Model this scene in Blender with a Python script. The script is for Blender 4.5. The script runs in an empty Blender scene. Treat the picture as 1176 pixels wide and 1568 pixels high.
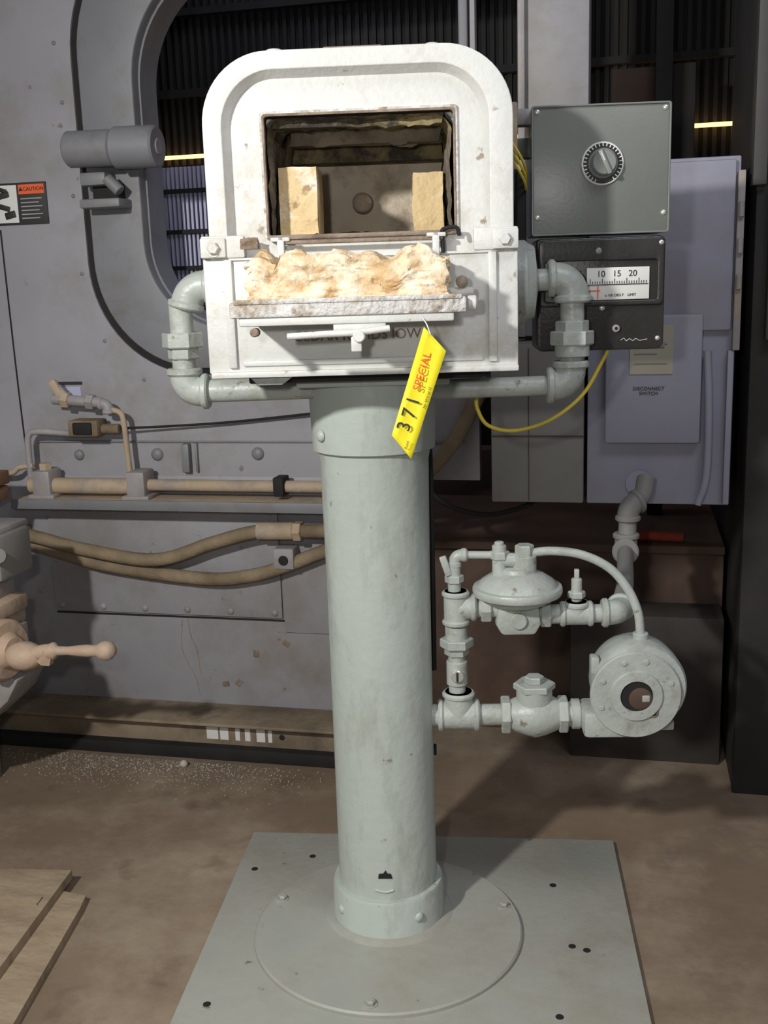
import bpy, bmesh, math, random
from mathutils import Matrix, Vector, noise
random.seed(4)
S=bpy.context.scene
rad=math.radians
# ------------------------------------------------------------------ materials
def mat(name,c1,c2=None,scale=6.0,rough=0.5,bump=0.15,bscale=60.0,metal=0.0,spec=0.5,contrast=(0.35,0.7),stretch=(1,1,1),dirt=None,dirt_scale=3.0,dirt_rng=(0.55,0.7),emit=None,chips=None):
    m=bpy.data.materials.new(name); m.use_nodes=True
    nt=m.node_tree; N=nt.nodes; L=nt.links
    b=N['Principled BSDF']
    tc=N.new('ShaderNodeTexCoord'); mp=N.new('ShaderNodeMapping'); mp.inputs['Scale'].default_value=stretch
    L.new(tc.outputs['Object'],mp.inputs[0])
    n=N.new('ShaderNodeTexNoise'); n.inputs['Scale'].default_value=scale; n.inputs['Detail'].default_value=6
    n.inputs['Roughness'].default_value=0.6
    L.new(mp.outputs[0],n.inputs['Vector'])
    r=N.new('ShaderNodeValToRGB')
    r.color_ramp.elements[0].position=contrast[0]; r.color_ramp.elements[1].position=contrast[1]
    r.color_ramp.elements[0].color=(*c1,1); r.color_ramp.elements[1].color=(*(c2 or c1),1)
    L.new(n.outputs['Fac'],r.inputs[0]); col=r.outputs[0]
    def overlay(col,colour,sc,rng,vec,rg=0.7,amount=1.0):
        n3=N.new('ShaderNodeTexNoise'); n3.inputs['Scale'].default_value=sc; n3.inputs['Detail'].default_value=8
        n3.inputs['Roughness'].default_value=rg
        L.new(vec,n3.inputs['Vector'])
        mr=N.new('ShaderNodeMapRange'); mr.inputs['From Min'].default_value=rng[0]; mr.inputs['From Max'].default_value=rng[1]; mr.inputs['To Max'].default_value=amount
        L.new(n3.outputs['Fac'],mr.inputs['Value'])
        mx=N.new('ShaderNodeMix'); mx.data_type='RGBA'
        L.new(mr.outputs[0],mx.inputs['Factor']); L.new(col,mx.inputs[6]); mx.inputs[7].default_value=(*colour,1)
        return mx.outputs[2]
    if dirt: col=overlay(col,dirt,dirt_scale,dirt_rng,mp.outputs[0])
    if chips: col=overlay(col,chips[0],chips[1],chips[2],tc.outputs['Object'],.55,.85)
    L.new(col,b.inputs['Base Color'])
    b.inputs['Roughness'].default_value=rough; b.inputs['Metallic'].default_value=metal
    b.inputs['Specular IOR Level'].default_value=spec
    if bump>0:
        n2=N.new('ShaderNodeTexNoise'); n2.inputs['Scale'].default_value=bscale; n2.inputs['Detail'].default_value=5
        L.new(tc.outputs['Object'],n2.inputs['Vector'])
        bp=N.new('ShaderNodeBump'); bp.inputs['Strength'].default_value=bump; bp.inputs['Distance'].default_value=0.006
        L.new(n2.outputs['Fac'],bp.inputs['Height']); L.new(bp.outputs[0],b.inputs['Normal'])
    if emit:
        b.inputs['Emission Color'].default_value=(*emit[0],1); b.inputs['Emission Strength'].default_value=emit[1]
    return m
M={}
M['white']=mat('cast_white_paint',(.58,.585,.56),(.67,.67,.645),8,.45,.16,110,dirt=(.40,.345,.27),dirt_scale=8,dirt_rng=(.52,.78),chips=((.25,.18,.12),34,(.66,.71)))
M['col']=mat('grey_green_paint',(.43,.475,.435),(.50,.55,.505),5,.38,.24,45,stretch=(1,1,.3),dirt=(.32,.335,.29),dirt_scale=16,dirt_rng=(.52,.75),chips=((.22,.19,.15),40,(.68,.73)))
M['plate']=mat('base_plate_paint',(.36,.365,.32),(.43,.43,.385),4,.5,.12,60,dirt=(.29,.25,.19),dirt_scale=4,dirt_rng=(.46,.8),chips=((.16,.13,.10),38,(.68,.73)))
M['pipe']=mat('pipe_paint',(.37,.40,.37),(.46,.49,.455),14,.38,.25,80,dirt=(.28,.26,.21),dirt_scale=18,dirt_rng=(.52,.75),chips=((.20,.14,.09),45,(.64,.71)))
M['box']=mat('grey_enamel',(.15,.16,.145),(.18,.19,.17),5,.36,.05,150,dirt=(.23,.21,.17),dirt_scale=6,dirt_rng=(.58,.8))
M['black']=mat('black_enamel',(.020,.020,.018),(.038,.036,.033),9,.35,.08,150)
M['dark']=mat('dark_void',(.008,.008,.008),(.018,.016,.014),9,.8,.1,50)
M['refr']=mat('cream_refractory',(.62,.43,.23),(.84,.75,.58),16,.9,.9,70,dirt=(.52,.30,.12),dirt_scale=24,dirt_rng=(.48,.66),contrast=(.38,.56),chips=((.20,.13,.08),30,(.66,.71)))
M['brick']=mat('fire_brick',(.62,.45,.23),(.70,.56,.33),12,.9,.6,90,dirt=(.80,.74,.62),dirt_scale=16,dirt_rng=(.55,.66),chips=((.32,.20,.09),30,(.63,.69)))
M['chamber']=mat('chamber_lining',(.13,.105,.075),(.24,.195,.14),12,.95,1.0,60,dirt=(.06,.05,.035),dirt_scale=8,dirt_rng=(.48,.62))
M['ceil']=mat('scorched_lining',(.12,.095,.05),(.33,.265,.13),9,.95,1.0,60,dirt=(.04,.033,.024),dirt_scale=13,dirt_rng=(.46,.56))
M['backref']=mat('grey_lining',(.46,.39,.29),(.60,.52,.42),10,.95,.7,80,dirt=(.30,.24,.17),dirt_scale=12,dirt_rng=(.50,.68))
M['crust']=mat('crusty_white',(.52,.49,.45),(.68,.68,.67),40,.8,.9,120,dirt=(.30,.23,.16),dirt_scale=30,dirt_rng=(.50,.64))
M['rust']=mat('rusty_edge',(.16,.11,.075),(.34,.27,.21),30,.85,.6,120)
M['boss']=mat('rusty_plug_bolt',(.30,.22,.16),(.42,.33,.26),30,.85,.6,120)
M['wall']=mat('lavender_grey_panel',(.285,.277,.30),(.335,.327,.35),3,.5,.08,30,dirt=(.225,.20,.175),dirt_scale=4,dirt_rng=(.46,.76),chips=((.17,.14,.12),22,(.68,.73)))
M['walldk']=mat('ring_panel',(.18,.18,.195),(.225,.225,.24),3,.5,.08,30,dirt=(.16,.145,.13),dirt_scale=7,dirt_rng=(.5,.75))
M['steel']=mat('dusty_steel',(.26,.24,.24),(.36,.34,.34),12,.5,.2,60,dirt=(.36,.27,.17),dirt_scale=10,dirt_rng=(.55,.7))
M['tan']=mat('dusty_tan_pipe',(.40,.295,.19),(.48,.38,.28),8,.75,.3,60,dirt=(.27,.24,.225),dirt_scale=9,dirt_rng=(.48,.66))
M['hose']=mat('dusty_hose',(.16,.115,.07),(.31,.24,.155),9,.85,.4,90)
M['purple']=mat('blue_grey_cabinet',(.28,.28,.35),(.33,.33,.40),3,.5,.06,60,dirt=(.26,.235,.245),dirt_scale=4,dirt_rng=(.46,.76))
M['beige']=mat('beige_grey_cabinet',(.21,.205,.19),(.26,.25,.235),4,.6,.1,60,dirt=(.17,.145,.12),dirt_scale=5,dirt_rng=(.5,.75))
M['dkgrey']=mat('dark_grey_machine_paint',(.05,.05,.047),(.075,.073,.067),4,.6,.1,60)
M['bed']=mat('dark_bed_block',(.035,.028,.024),(.055,.045,.037),4,.75,.1,60)
M['web']=mat('dark_column_paint',(.018,.017,.016),(.032,.028,.025),4,.7,.1,60)
M['floor']=mat('brown_concrete',(.185,.130,.086),(.27,.20,.138),2.2,.75,.3,25,dirt=(.42,.34,.25),dirt_scale=2.0,dirt_rng=(.47,.76),chips=((.12,.08,.055),7,(.60,.76)))
M['brown']=mat('dark_brown_steel',(.06,.036,.026),(.12,.075,.052),4,.8,.2,30)
M['corr']=mat('dark_corrugated_sheet',(.012,.010,.009),(.024,.021,.018),4,.8,.1,30)
M['yellow']=mat('tag_yellow',(.80,.68,.01),(.84,.72,.02),6,.6,.02,60)
M['red']=mat('red_ink',(.75,.07,.02),None,6,.6,0)
M['ink']=mat('black_ink',(.02,.02,.02),None,6,.6,0)
M['wire']=mat('yellow_wire_jacket',(.65,.50,.04),(.72,.58,.08),9,.5,.05,60)
M['wlabel']=mat('white_label',(.66,.66,.62),(.72,.72,.68),9,.5,.02,60)
M['cream']=mat('cream_label',(.42,.39,.30),(.48,.45,.36),9,.6,.02,60)
M['orange']=mat('orange_header',(.80,.12,.03),None,9,.5,0)
M['rag']=mat('red_rag_cloth',(.28,.04,.02),(.36,.07,.03),20,.9,.5,60)
M['wood']=mat('dusty_board',(.33,.25,.165),(.43,.335,.23),7,.85,.4,60,stretch=(1,4,1),dirt=(.24,.17,.11),dirt_scale=5,dirt_rng=(.48,.72))
M['brickw']=mat('brown_timber',(.20,.10,.055),(.28,.16,.10),12,.85,.3,60)
M['lip']=mat('bright_metal',(.6,.6,.58),(.7,.7,.68),12,.3,.05,60,metal=.6)
M['knob']=mat('grey_knob',(.20,.21,.20),(.26,.27,.25),12,.35,.05,60)
M['rail']=mat('rail_tan',(.18,.135,.09),(.33,.26,.18),6,.8,.3,40,dirt=(.10,.08,.06),dirt_scale=5,dirt_rng=(.50,.68))
M['glow']=mat('warm_daylight_gap',(.9,.7,.4),None,6,.5,0,emit=((1.0,.62,.22),2.6))
M['louver']=mat('louver_paint',(.42,.42,.58),(.48,.48,.64),6,.5,.05,60)
M['handle']=mat('dusty_casting',(.46,.32,.22),(.58,.44,.33),10,.6,.3,70,dirt=(.32,.26,.22),dirt_scale=9,dirt_rng=(.5,.7))
M['debris']=mat('white_chips',(.40,.36,.31),(.55,.52,.47),20,.9,.2,60)

# ------------------------------------------------------------------ helpers
def empty(name,loc=(0,0,0),rz=0):
    o=bpy.data.objects.new(name,None); S.collection.objects.link(o)
    o.location=loc; o.rotation_euler=(0,0,rad(rz)); o.empty_display_size=.05
    return o
def finish(bm,name,parent,m,ang=38,smooth=True):
    bmesh.ops.recalc_face_normals(bm,faces=bm.faces[:])
    me=bpy.data.meshes.new(name)
    if smooth:
        for f in bm.faces: f.smooth=True
        for e in bm.edges:
            if len(e.link_faces)==2 and e.calc_face_angle(0)>rad(ang): e.smooth=False
    bm.to_mesh(me); bm.free(); me.materials.append(M[m])
    o=bpy.data.objects.new(name,me); S.collection.objects.link(o)
    if parent: o.parent=parent
    return o
def box(name,parent,x0,x1,y0,y1,z0,z1,m,bev=.002,seg=2,rot=None):
    bm=bmesh.new(); bmesh.ops.create_cube(bm,size=1)
    bmesh.ops.scale(bm,vec=(abs(x1-x0),abs(y1-y0),abs(z1-z0)),verts=bm.verts)
    if bev>0: bmesh.ops.bevel(bm,geom=bm.edges[:],offset=bev,segments=seg,affect='EDGES',profile=.5)
    c=Vector(((x0+x1)/2,(y0+y1)/2,(z0+z1)/2))
    if rot: bmesh.ops.rotate(bm,cent=(0,0,0),matrix=rot,verts=bm.verts)
    bmesh.ops.translate(bm,vec=c,verts=bm.verts)
    return finish(bm,name,parent,m)
def axmat(p0,p1):
    d=(Vector(p1)-Vector(p0)); return d.length, d.normalized().to_track_quat('Z','Y').to_matrix()
def lathe(name,parent,p0,p1,prof,m,seg=40,ang=38,caps=True):
    """prof: list of (r,t) t=distance from p0 along the axis p0->p1"""
    L,R=axmat(p0,p1); bm=bmesh.new(); rings=[]
    for r,t in prof:
        ring=[bm.verts.new(R@Vector((r*math.cos(2*math.pi*i/seg),r*math.sin(2*math.pi*i/seg),t))+Vector(p0)) for i in range(seg)]
        rings.append(ring)
    for a,b in zip(rings,rings[1:]):
        for i in range(seg): bm.faces.new((a[i],a[(i+1)%seg],b[(i+1)%seg],b[i]))
    if caps:
        bm.faces.new(rings[0]); bm.faces.new(rings[-1])
    return finish(bm,name,parent,m,ang)
def cyl(name,parent,p0,p1,r,m,seg=32,bev=.0015):
    L=(Vector(p1)-Vector(p0)).length; b=min(bev,L*.3,r*.4)
    return lathe(name,parent,p0,p1,[(r-b,0),(r,b),(r,L-b),(r-b,L)],m,seg)
def hexn(name,parent,p0,p1,r,m): return cyl(name,parent,p0,p1,r,m,seg=6,bev=.002)
def sphere(name,parent,c,r,m,sc=(1,1,1),seg=24):
    bm=bmesh.new(); bmesh.ops.create_uvsphere(bm,u_segments=seg,v_segments=seg//2,radius=r)
    bmesh.ops.scale(bm,vec=sc,verts=bm.verts); bmesh.ops.translate(bm,vec=c,verts=bm.verts)
    return finish(bm,name,parent,m,180)
def smoothpath(pts,n=8):
    P=[Vector(p) for p in pts]; P=[2*P[0]-P[1]]+P+[2*P[-1]-P[-2]]; out=[]
    for i in range(1,len(P)-2):
        for k in range(n):
            t=k/n; a,b,c,d=P[i-1:i+3]
            out.append(.5*((2*b)+(c-a)*t+(2*a-5*b+4*c-d)*t*t+(3*b-a-3*c+d)*t**3))
    out.append(P[-2]); return out
def tube(name,parent,pts,r,m,seg=16,smooth=True,n=8):
    path=smoothpath(pts,n) if smooth else [Vector(p) for p in pts]
    bm=bmesh.new(); rings=[]; up=None
    for i,p in enumerate(path):
        t=(path[min(i+1,len(path)-1)]-path[max(i-1,0)]).normalized()
        if up is None:
            up=t.orthogonal().normalized()
        up=(up-t*up.dot(t)).normalized(); s=t.cross(up)
        rr_=r[i] if isinstance(r,list) else r
        rings.append([bm.verts.new(p+rr_*(math.cos(2*math.pi*k/seg)*up+math.sin(2*math.pi*k/seg)*s)) for k in range(seg)])
    for a,b in zip(rings,rings[1:]):
        for i in range(seg): bm.faces.new((a[i],a[(i+1)%seg],b[(i+1)%seg],b[i]))
    bm.faces.new(rings[0]); bm.faces.new(rings[-1])
    return finish(bm,name,parent,m,60)
def elbow(name,parent,c,d1,d2,R,r,m):
    """malleable elbow: corner at c, legs leaving along d1 and d2; R = leg length, r = body radius"""
    c=Vector(c); d1=Vector(d1).normalized(); d2=Vector(d2).normalized()
    pts=[]
    for i in range(13):
        t=i/12; a=c+d1*R; b=c+d2*R
        pts.append((1-t)**2*a+2*t*(1-t)*c+t*t*b)
    tube(name,parent,pts,r,m,24,smooth=False)
    for k,d in enumerate((d1,d2)):
        cyl(name+'_band_%d'%k,parent,c+d*(R-.004),c+d*(R+.008),r*1.17,m,28,.003)
def rr(x0,x1,z0,z1,rad4,n=10):
    bl,br,tr,tl=rad4; pts=[]
    for cx,cz,r,a0 in ((x0+bl,z0+bl,bl,180),(x1-br,z0+br,br,270),(x1-tr,z1-tr,tr,0),(x0+tl,z1-tl,tl,90)):
        for i in range(n+1):
            a=rad(a0+90*i/n); pts.append((cx+r*math.cos(a),cz+r*math.sin(a)))
    return pts
def ring(name,parent,outer,inner,y0,y1,m,bev=0,ang=38,yi=None):
    """frame between two outlines; yi = front depth of the inner outline (for sloped faces)"""
    if yi is None: yi=y0
    bm=bmesh.new(); n=len(outer)
    A=[bm.verts.new((x,y0,z)) for x,z in outer]; B=[bm.verts.new((x,yi,z)) for x,z in inner]
    C=[bm.verts.new((x,y1,z)) for x,z in outer]; D=[bm.verts.new((x,y1,z)) for x,z in inner]
    for i in range(n):
        j=(i+1)%n
        bm.faces.new((A[i],A[j],B[j],B[i])); bm.faces.new((C[i],D[i],D[j],C[j]))
        bm.faces.new((A[i],C[i],C[j],A[j])); bm.faces.new((B[i],B[j],D[j],D[i]))
    if bev:
        bmesh.ops.recalc_face_normals(bm,faces=bm.faces[:])
        es=[e for e in bm.edges if len(e.link_faces)==2 and e.calc_face_angle(0)>rad(60)]
        bmesh.ops.bevel(bm,geom=es,offset=bev,segments=3,affect='EDGES',profile=.5)
    return finish(bm,name,parent,m,ang)
def prism(name,parent,pts,y0,y1,m,bev=0):
    bm=bmesh.new(); A=[bm.verts.new((x,y0,z)) for x,z in pts]; B=[bm.verts.new((x,y1,z)) for x,z in pts]
    n=len(pts); bm.faces.new(A); bm.faces.new(B[::-1])
    for i in range(n): bm.faces.new((A[i],A[(i+1)%n],B[(i+1)%n],B[i]))
    if bev:
        bmesh.ops.recalc_face_normals(bm,faces=bm.faces[:])
        es=[e for e in bm.edges if len(e.link_faces)==2 and e.calc_face_angle(0)>rad(50)]
        bmesh.ops.bevel(bm,geom=es,offset=bev,segments=2,affect='EDGES',profile=.5)
    return finish(bm,name,parent,m)
def rough(name,parent,x0,x1,y0,y1,z0,z1,m,amp=.004,fr=40,cuts=14,top=0,seed=0):
    bm=bmesh.new(); bmesh.ops.create_cube(bm,size=1)
    bmesh.ops.subdivide_edges(bm,edges=bm.edges[:],cuts=cuts,use_grid_fill=True)
    bmesh.ops.scale(bm,vec=(x1-x0,y1-y0,z1-z0),verts=bm.verts)
    bmesh.ops.translate(bm,vec=((x0+x1)/2,(y0+y1)/2,(z0+z1)/2),verts=bm.verts)
    for v in bm.verts:
        p=v.co.copy(); o=Vector((seed,seed*2.1,0))
        d=noise.noise_vector(p*fr+o)*amp+noise.noise_vector(p*fr*2.7+o)*amp*.5
        if top:
            k=(p.z-z0)/(z1-z0); d.z-=k*top*(.5+noise.noise(Vector((p.x*28,p.y*8,seed)))) *1.3
            d+=noise.noise_vector(p*fr*6+o)*amp*.3
        if abs(p.z-z0)<1e-5: d.z=0
        v.co+=d
    return finish(bm,name,parent,m,50)
def text(name,parent,body,size,loc,rot,m,ext=.0004,align='CENTER'):
    cu=bpy.data.curves.new(name,'FONT'); cu.body=body; cu.size=size; cu.extrude=ext; cu.align_x=align; cu.align_y='CENTER'
    cu.materials.append(M[m]); o=bpy.data.objects.new(name,cu); S.collection.objects.link(o); o.parent=parent
    o.location=loc; o.rotation_euler=rot; return o
FR=(rad(90),0,0)
def bolt(name,parent,c,d,r,m,h=.006):
    c=Vector(c); d=Vector(d).normalized()
    cyl(name+'_washer',parent,c,c+d*.0015,r*1.35,m,24,.0005); hexn(name,parent,c+d*.001,c+d*h,r,m)
def screw(name,parent,c,d,r,m='wall'):
    c=Vector(c); d=Vector(d).normalized()
    lathe(name,parent,c,c+d,[(r,0),(r*.95,r*.25),(r*.6,r*.5),(r*.1,r*.6)],m,12,60)

# =================================================================== GAS FORGE FURNACE
G=empty('gas_forge_furnace_on_pedestal',(-.404,1.692,0),10)
# ---- furnace head
out_o=rr(-.210,.216,1.172,1.446,(.002,.002,.094,.094),14)
in_o =rr(-.183,.183,1.173,1.421,(.001,.001,.073,.073),14)
in_s =rr(-.174,.174,1.1732,1.412,(.001,.001,.064,.064),14)
open_=rr(-.127,.135,1.204,1.363,(.003,.003,.004,.004),14)
ring('front_arch_band',G,out_o,in_o,-.208,-.165,'white',.002)
ring('arch_inner_slope',G,in_o,in_s,-.206,-.165,'white',0,25,yi=-.188)
ring('recessed_front_panel',G,rr(-.178,.178,1.1725,1.416,(.001,.001,.068,.068),14),open_,-.189,-.150,'white')
ring('opening_rim',G,rr(-.133,.141,1.2,1.370,(.003,.003,.005,.005),14),open_,-.193,-.185,'crust',.001)
ring('opening_burnt_edge',G,rr(-.1295,.1375,1.2,1.3665,(.003,.003,.005,.005),14),rr(-.1265,.1345,1.204,1.363,(.003,.003,.004,.004),14),-.1945,-.17,'rust',.0005)
ch=rr(-.132,.138,1.19,1.368,(.003,.003,.03,.03),14)
ring('furnace_shell',G,rr(-.206,.211,1.02,1.441,(.002,.002,.090,.090),14),ch,-.168,.17,'white',.003)
box('furnace_back_plate',G,-.20,.20,.160,.172,1.03,1.40,'white')
cyl('top_lug_1',G,(-.108,-.186,1.441),(-.108,-.186,1.450),.012,'white'); cyl('top_lug_2',G,(.108,-.186,1.441),(.108,-.186,1.450),.010,'white')
box('top_lip',G,-.04,.04,-.2,-.17,1.444,1.4490,'rust',.002)
# ragged lining: ceiling / walls / floor / back
def liner():
    bm=bmesh.new(); prof=rr(-.1275,.1345,1.199,1.363,(.004,.004,.022,.022),12)
    dens=[]
    for i in range(len(prof)):
        a=Vector((prof[i][0],0,prof[i][1])); b=Vector((prof[(i+1)%len(prof)][0],0,prof[(i+1)%len(prof)][1]))
        k=max(1,int((b-a).length/.007))
        for j in range(k): dens.append(a.lerp(b,j/k))
    rows=[]; n=len(dens); cx,cz=.0035,1.28
    for s in range(30):
        y=-.188+s*.0092; taper=1-.07*s/29; row=[]
        for p in dens:
            q=Vector((cx+(p.x-cx)*taper,y,cz+(p.z-cz)*(1-.03*s/29)))
            a=.006 if s>0 else .004
            q+=noise.noise_vector(q*38)*a+noise.noise_vector(q*95)*a*.5
            dd=(Vector((cx,y,cz))-q).normalized(); q+=dd*.0045
            row.append(bm.verts.new(q))
        rows.append(row)
    for a,b in zip(rows,rows[1:]):
        for i in range(n): bm.faces.new((a[i],a[(i+1)%n],b[(i+1)%n],b[i]))
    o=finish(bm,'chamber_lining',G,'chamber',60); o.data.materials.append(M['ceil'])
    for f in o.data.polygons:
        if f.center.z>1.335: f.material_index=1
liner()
rough('chamber_back_wall',G,-.13,.13,.072,.10,1.195,1.345,'backref',.0025,30,18)
lathe('plug_bolt_head',G,(-.009,.076,1.262),(-.009,0,1.262),[(.0175,0),(.0170,.008),(.0165,.014),(.0160,.028),(.0145,.032),(.009,.034),(.001,.035)],'boss',32,60)
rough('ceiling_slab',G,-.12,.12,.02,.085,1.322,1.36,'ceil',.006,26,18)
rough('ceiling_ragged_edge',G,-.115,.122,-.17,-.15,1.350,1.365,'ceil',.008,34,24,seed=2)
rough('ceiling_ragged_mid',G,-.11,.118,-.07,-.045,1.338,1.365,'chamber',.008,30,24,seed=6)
rough('fire_brick_1',G,-.116,-.061,-.150,-.07,1.203,1.300,'brick',.0016,30,10,seed=3)
rough('fire_brick_2',G,.076,.121,-.110,-.03,1.203,1.291,'brick',.0032,30,12,seed=9)
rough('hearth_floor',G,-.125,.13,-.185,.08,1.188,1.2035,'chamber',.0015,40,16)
# ---- lower front
box('lower_front_plate',G,-.222,.222,-.204,-.165,1.012,1.174,'white',.003)
box('lower_body',G,-.212,.212,-.17,.165,1.016,1.18,'white',.003)
for s,n in ((-1,1),(1,2)):
    box('lower_stile_%d'%n,G,s*.186-.006,s*.186+.006,-.210,-.200,1.020,1.172,'white',.002)
    box('hinge_bracket_%d'%n,G,min(s*.222,s*.160),max(s*.222,s*.160),-.2115,-.200,1.174,1.205,'white',.003)
    bolt('bracket_bolt_%d'%n,G,(s*.203,-.2145,1.188),(0,-1,0),.009,'white',.008)
    box('bracket_pad_%d'%n,G,min(s*.222,s*.186),max(s*.222,s*.186),-.2155,-.2110,1.175,1.202,'white',.002)
rough('bracket_rust_scale',G,-.165,-.140,-.213,-.203,1.186,1.200,'rust',.003,60,8,seed=4)
box('bottom_ledge',G,-.218,.222,-.212,-.16,1.006,1.015,'white',.002)
box('inner_panel_ledge',G,-.172,.172,-.208,-.203,1.022,1.03,'white',.002)
box('sill_edge',G,-.128,.137,-.206,-.19,1.197,1.2035,'rust',.002)
box('sill_bar',G,-.112,.118,-.2145,-.2065,1.190,1.1955,'rust',.002)
box('door_arm_1',G,-.113,-.103,-.2185,-.206,1.158,1.200,'white',.002)
box('door_arm_2',G,.103,.113,-.2185,-.206,1.158,1.200,'white',.002)
box('door_arm_foot_1',G,-.122,-.095,-.2185,-.212,1.194,1.200,'white',.002); box('door_arm_foot_2',G,.095,.122,-.2185,-.212,1.194,1.200,'white',.002)
tube('hook_bracket',G,[(.118,-.211,1.172),(.117,-.211,1.196),(.119,-.211,1.204),(.136,-.211,1.206),(.141,-.209,1.195)],.0028,'dark',8)
text('cast_lettering',G,'CEDAR RAPIDS IOWA',.020,(0.0,-.2045,1.062),FR,'rust',.0012)
# ---- drop door (swung down, lining on top)
box('door_plate',G,-.166,.146,-.322,-.212,1.093,1.1135,'crust',.003)
box('door_underside_frame',G,-.155,.130,-.318,-.216,1.082,1.094,'white',.003)
box('door_front_rib',G,-.160,.140,-.3245,-.318,1.1105,1.117,'crust',.002)
rough('door_refractory',G,-.143,.122,-.314,-.222,1.112,1.178,'refr',.0065,36,46,top=.015,seed=5)
cyl('door_pivot_pin',G,(.120,-.26,1.118),(.158,-.26,1.118),.0065,'white'); sphere('door_pin_knob',G,(.142,-.262,1.132),.0085,'steel')
cyl('door_pivot_end',G,(.148,-.30,1.104),(.160,-.30,1.104),.010,'white')
# handle beneath the door
box('handle_lug',G,-.030,.040,-.315,-.29,1.072,1.083,'white',.002)
tube('door_handle',G,[(-.09,-.322,1.068),(-.04,-.326,1.070),(0,-.326,1.071),(.045,-.322,1.075)],.0045,'white',12)
cyl('handle_bolt',G,(.005,-.335,1.066),(.005,-.30,1.066),.008,'white',20)
box('handle_drop',G,-.006,.008,-.33,-.322,1.046,1.066,'white',.002)
cyl('handle_bolt_2',G,(-.135,-.318,1.074),(-.135,-.30,1.074),.006,'rust',16)
box('under_frame',G,-.175,.175,-.15,.15,.992,1.014,'dark',.003)
box('pedestal_yoke',G,-.110,.125,-.11,.11,.980,.996,'col',.003)
# ---- pedestal column
lathe('column_top_socket',G,(0,0,.868),(0,0,2),[(.096,0),(.1005,.003),(.104,.10),(.105,.115)],'col',64)
lathe('column_pipe',G,(0,0,.02),(0,0,2),[(.087,0),(.087,.3),(.0872,.6),(.0895,.83),(.0935,.855)],'col',64)
lathe('column_foot_socket',G,(0,0,.012),(0,0,2),[(.108,0),(.104,.006),(.0995,.016),(.0985,.078),(.096,.083),(.086,.083)],'col',64)
lathe('foot_flange',G,(0,-.045,.012),(0,-.045,2),[(.236,0),(.236,.006),(.233,.009),(.20,.010),(.17,.0105),(.13,.0115),(.10,.012)],'plate',80,30)
lathe('foot_fillet',G,(0,0,.018),(0,0,2),[(.128,0),(.118,.004),(.110,.009),(.10,.012)],'plate',64,60)
screw('socket_screw',G,(-.08,-.065,.900),(-.77,-.63,0),.010,'col')
for a,n in ((215,1),(305,2)):
    c=Vector((math.cos(rad(a))*.098,math.sin(rad(a))*.098,.060)); screw('foot_screw_%d'%n,G,c,(c.x,c.y,0),.009,'col')
for a,n in ((158,1),(265,2),(15,3)):
    x=math.cos(rad(a))*.215; y=-.045+math.sin(rad(a))*.215
    box('flange_bolt_pad_%d'%n,G,x-.014,x+.014,y-.012,y+.012,.012,.022,'plate',.003); bolt('flange_bolt_%d'%n,G,(x,y,.022),(0,0,1),.008,'plate',.009)
prism('pipe_hole',G,[(-.012,.138),(.012,.138),(.010,.146),(.004,.147),(.001,.153),(-.003,.147),(-.011,.146)],-.0885,-.08,'dark')
tube('pipe_slot',G,[(-.018,-.0858,.115),(0,-.0878,.112),(.014,-.0865,.115)],.002,'col',8)
tube('conduit_on_column',G,[(.085,.035,.96),(.0915,.032,.85),(.0915,.032,.6),(.0905,.03,.47)],.0045,'dark',10)
cyl('column_side_boss',G,(.08,.02,.325),(.092,.02,.325),.010,'dark')
# ---- gas loop around the furnace head
yp=-.04; PR=.0185; FRd=.0245
lathe('burner_flange',G,(.218,yp,1.128),(1,yp,1.128),[(.05,0),(.05,.010),(.064,.012),(.064,.026),(.060,.030),(.055,.040),(.030,.044),(.02,.046)],'pipe',48)
cyl('burner_stub',G,(.25,yp,1.131),(.296,yp,1.131),.017,'pipe')
elbow('elbow_upper_right',G,(.318,yp,1.133),(-1,0,0),(0,0,-1),.030,FRd,'pipe')
cyl('riser_right',G,(.318,yp,1.105),(.318,yp,.98),PR,'pipe')
hexn('union_right_nut',G,(.318,yp,1.052),(.318,yp,1.030),.034,'pipe'); cyl('union_right_body',G,(.318,yp,1.032),(.318,yp,1.012),.027,'pipe'); hexn('union_right_tail',G,(.318,yp,1.068),(.318,yp,1.050),.026,'pipe')
elbow('elbow_lower_right',G,(.316,yp,.968),(0,0,1),(-1,0,0),.030,FRd,'pipe')
cyl('feed_pipe_right',G,(.29,yp,.968),(.08,yp,.966),.0155,'pipe')
cyl('feed_pipe_left',G,(-.08,yp,.975),(-.275,yp,.973),PR,'pipe')
elbow('elbow_lower_left',G,(-.297,yp,.973),(0,0,1),(1,0,0),.030,FRd,'pipe')
cyl('riser_left',G,(-.297,yp,1.0),(-.297,yp,1.12),PR,'pipe')
hexn('union_left_nut',G,(-.297,yp,1.067),(-.297,yp,1.043),.033,'pipe'); hexn('union_left_tail',G,(-.297,yp,1.045),(-.297,yp,1.025),.025,'pipe')
elbow('elbow_upper_left',G,(-.280,yp,1.138),(-.25,0,-1),(1,0,0),.028,FRd,'pipe')
cyl('stub_left',G,(-.26,yp,1.138),(-.205,yp,1.138),PR,'pipe')
prism('under_gusset',G,[(-.17,1.008),(-.10,1.008),(-.12,.993),(-.155,.993)],-.19,-.1,'pipe',.002)
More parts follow.
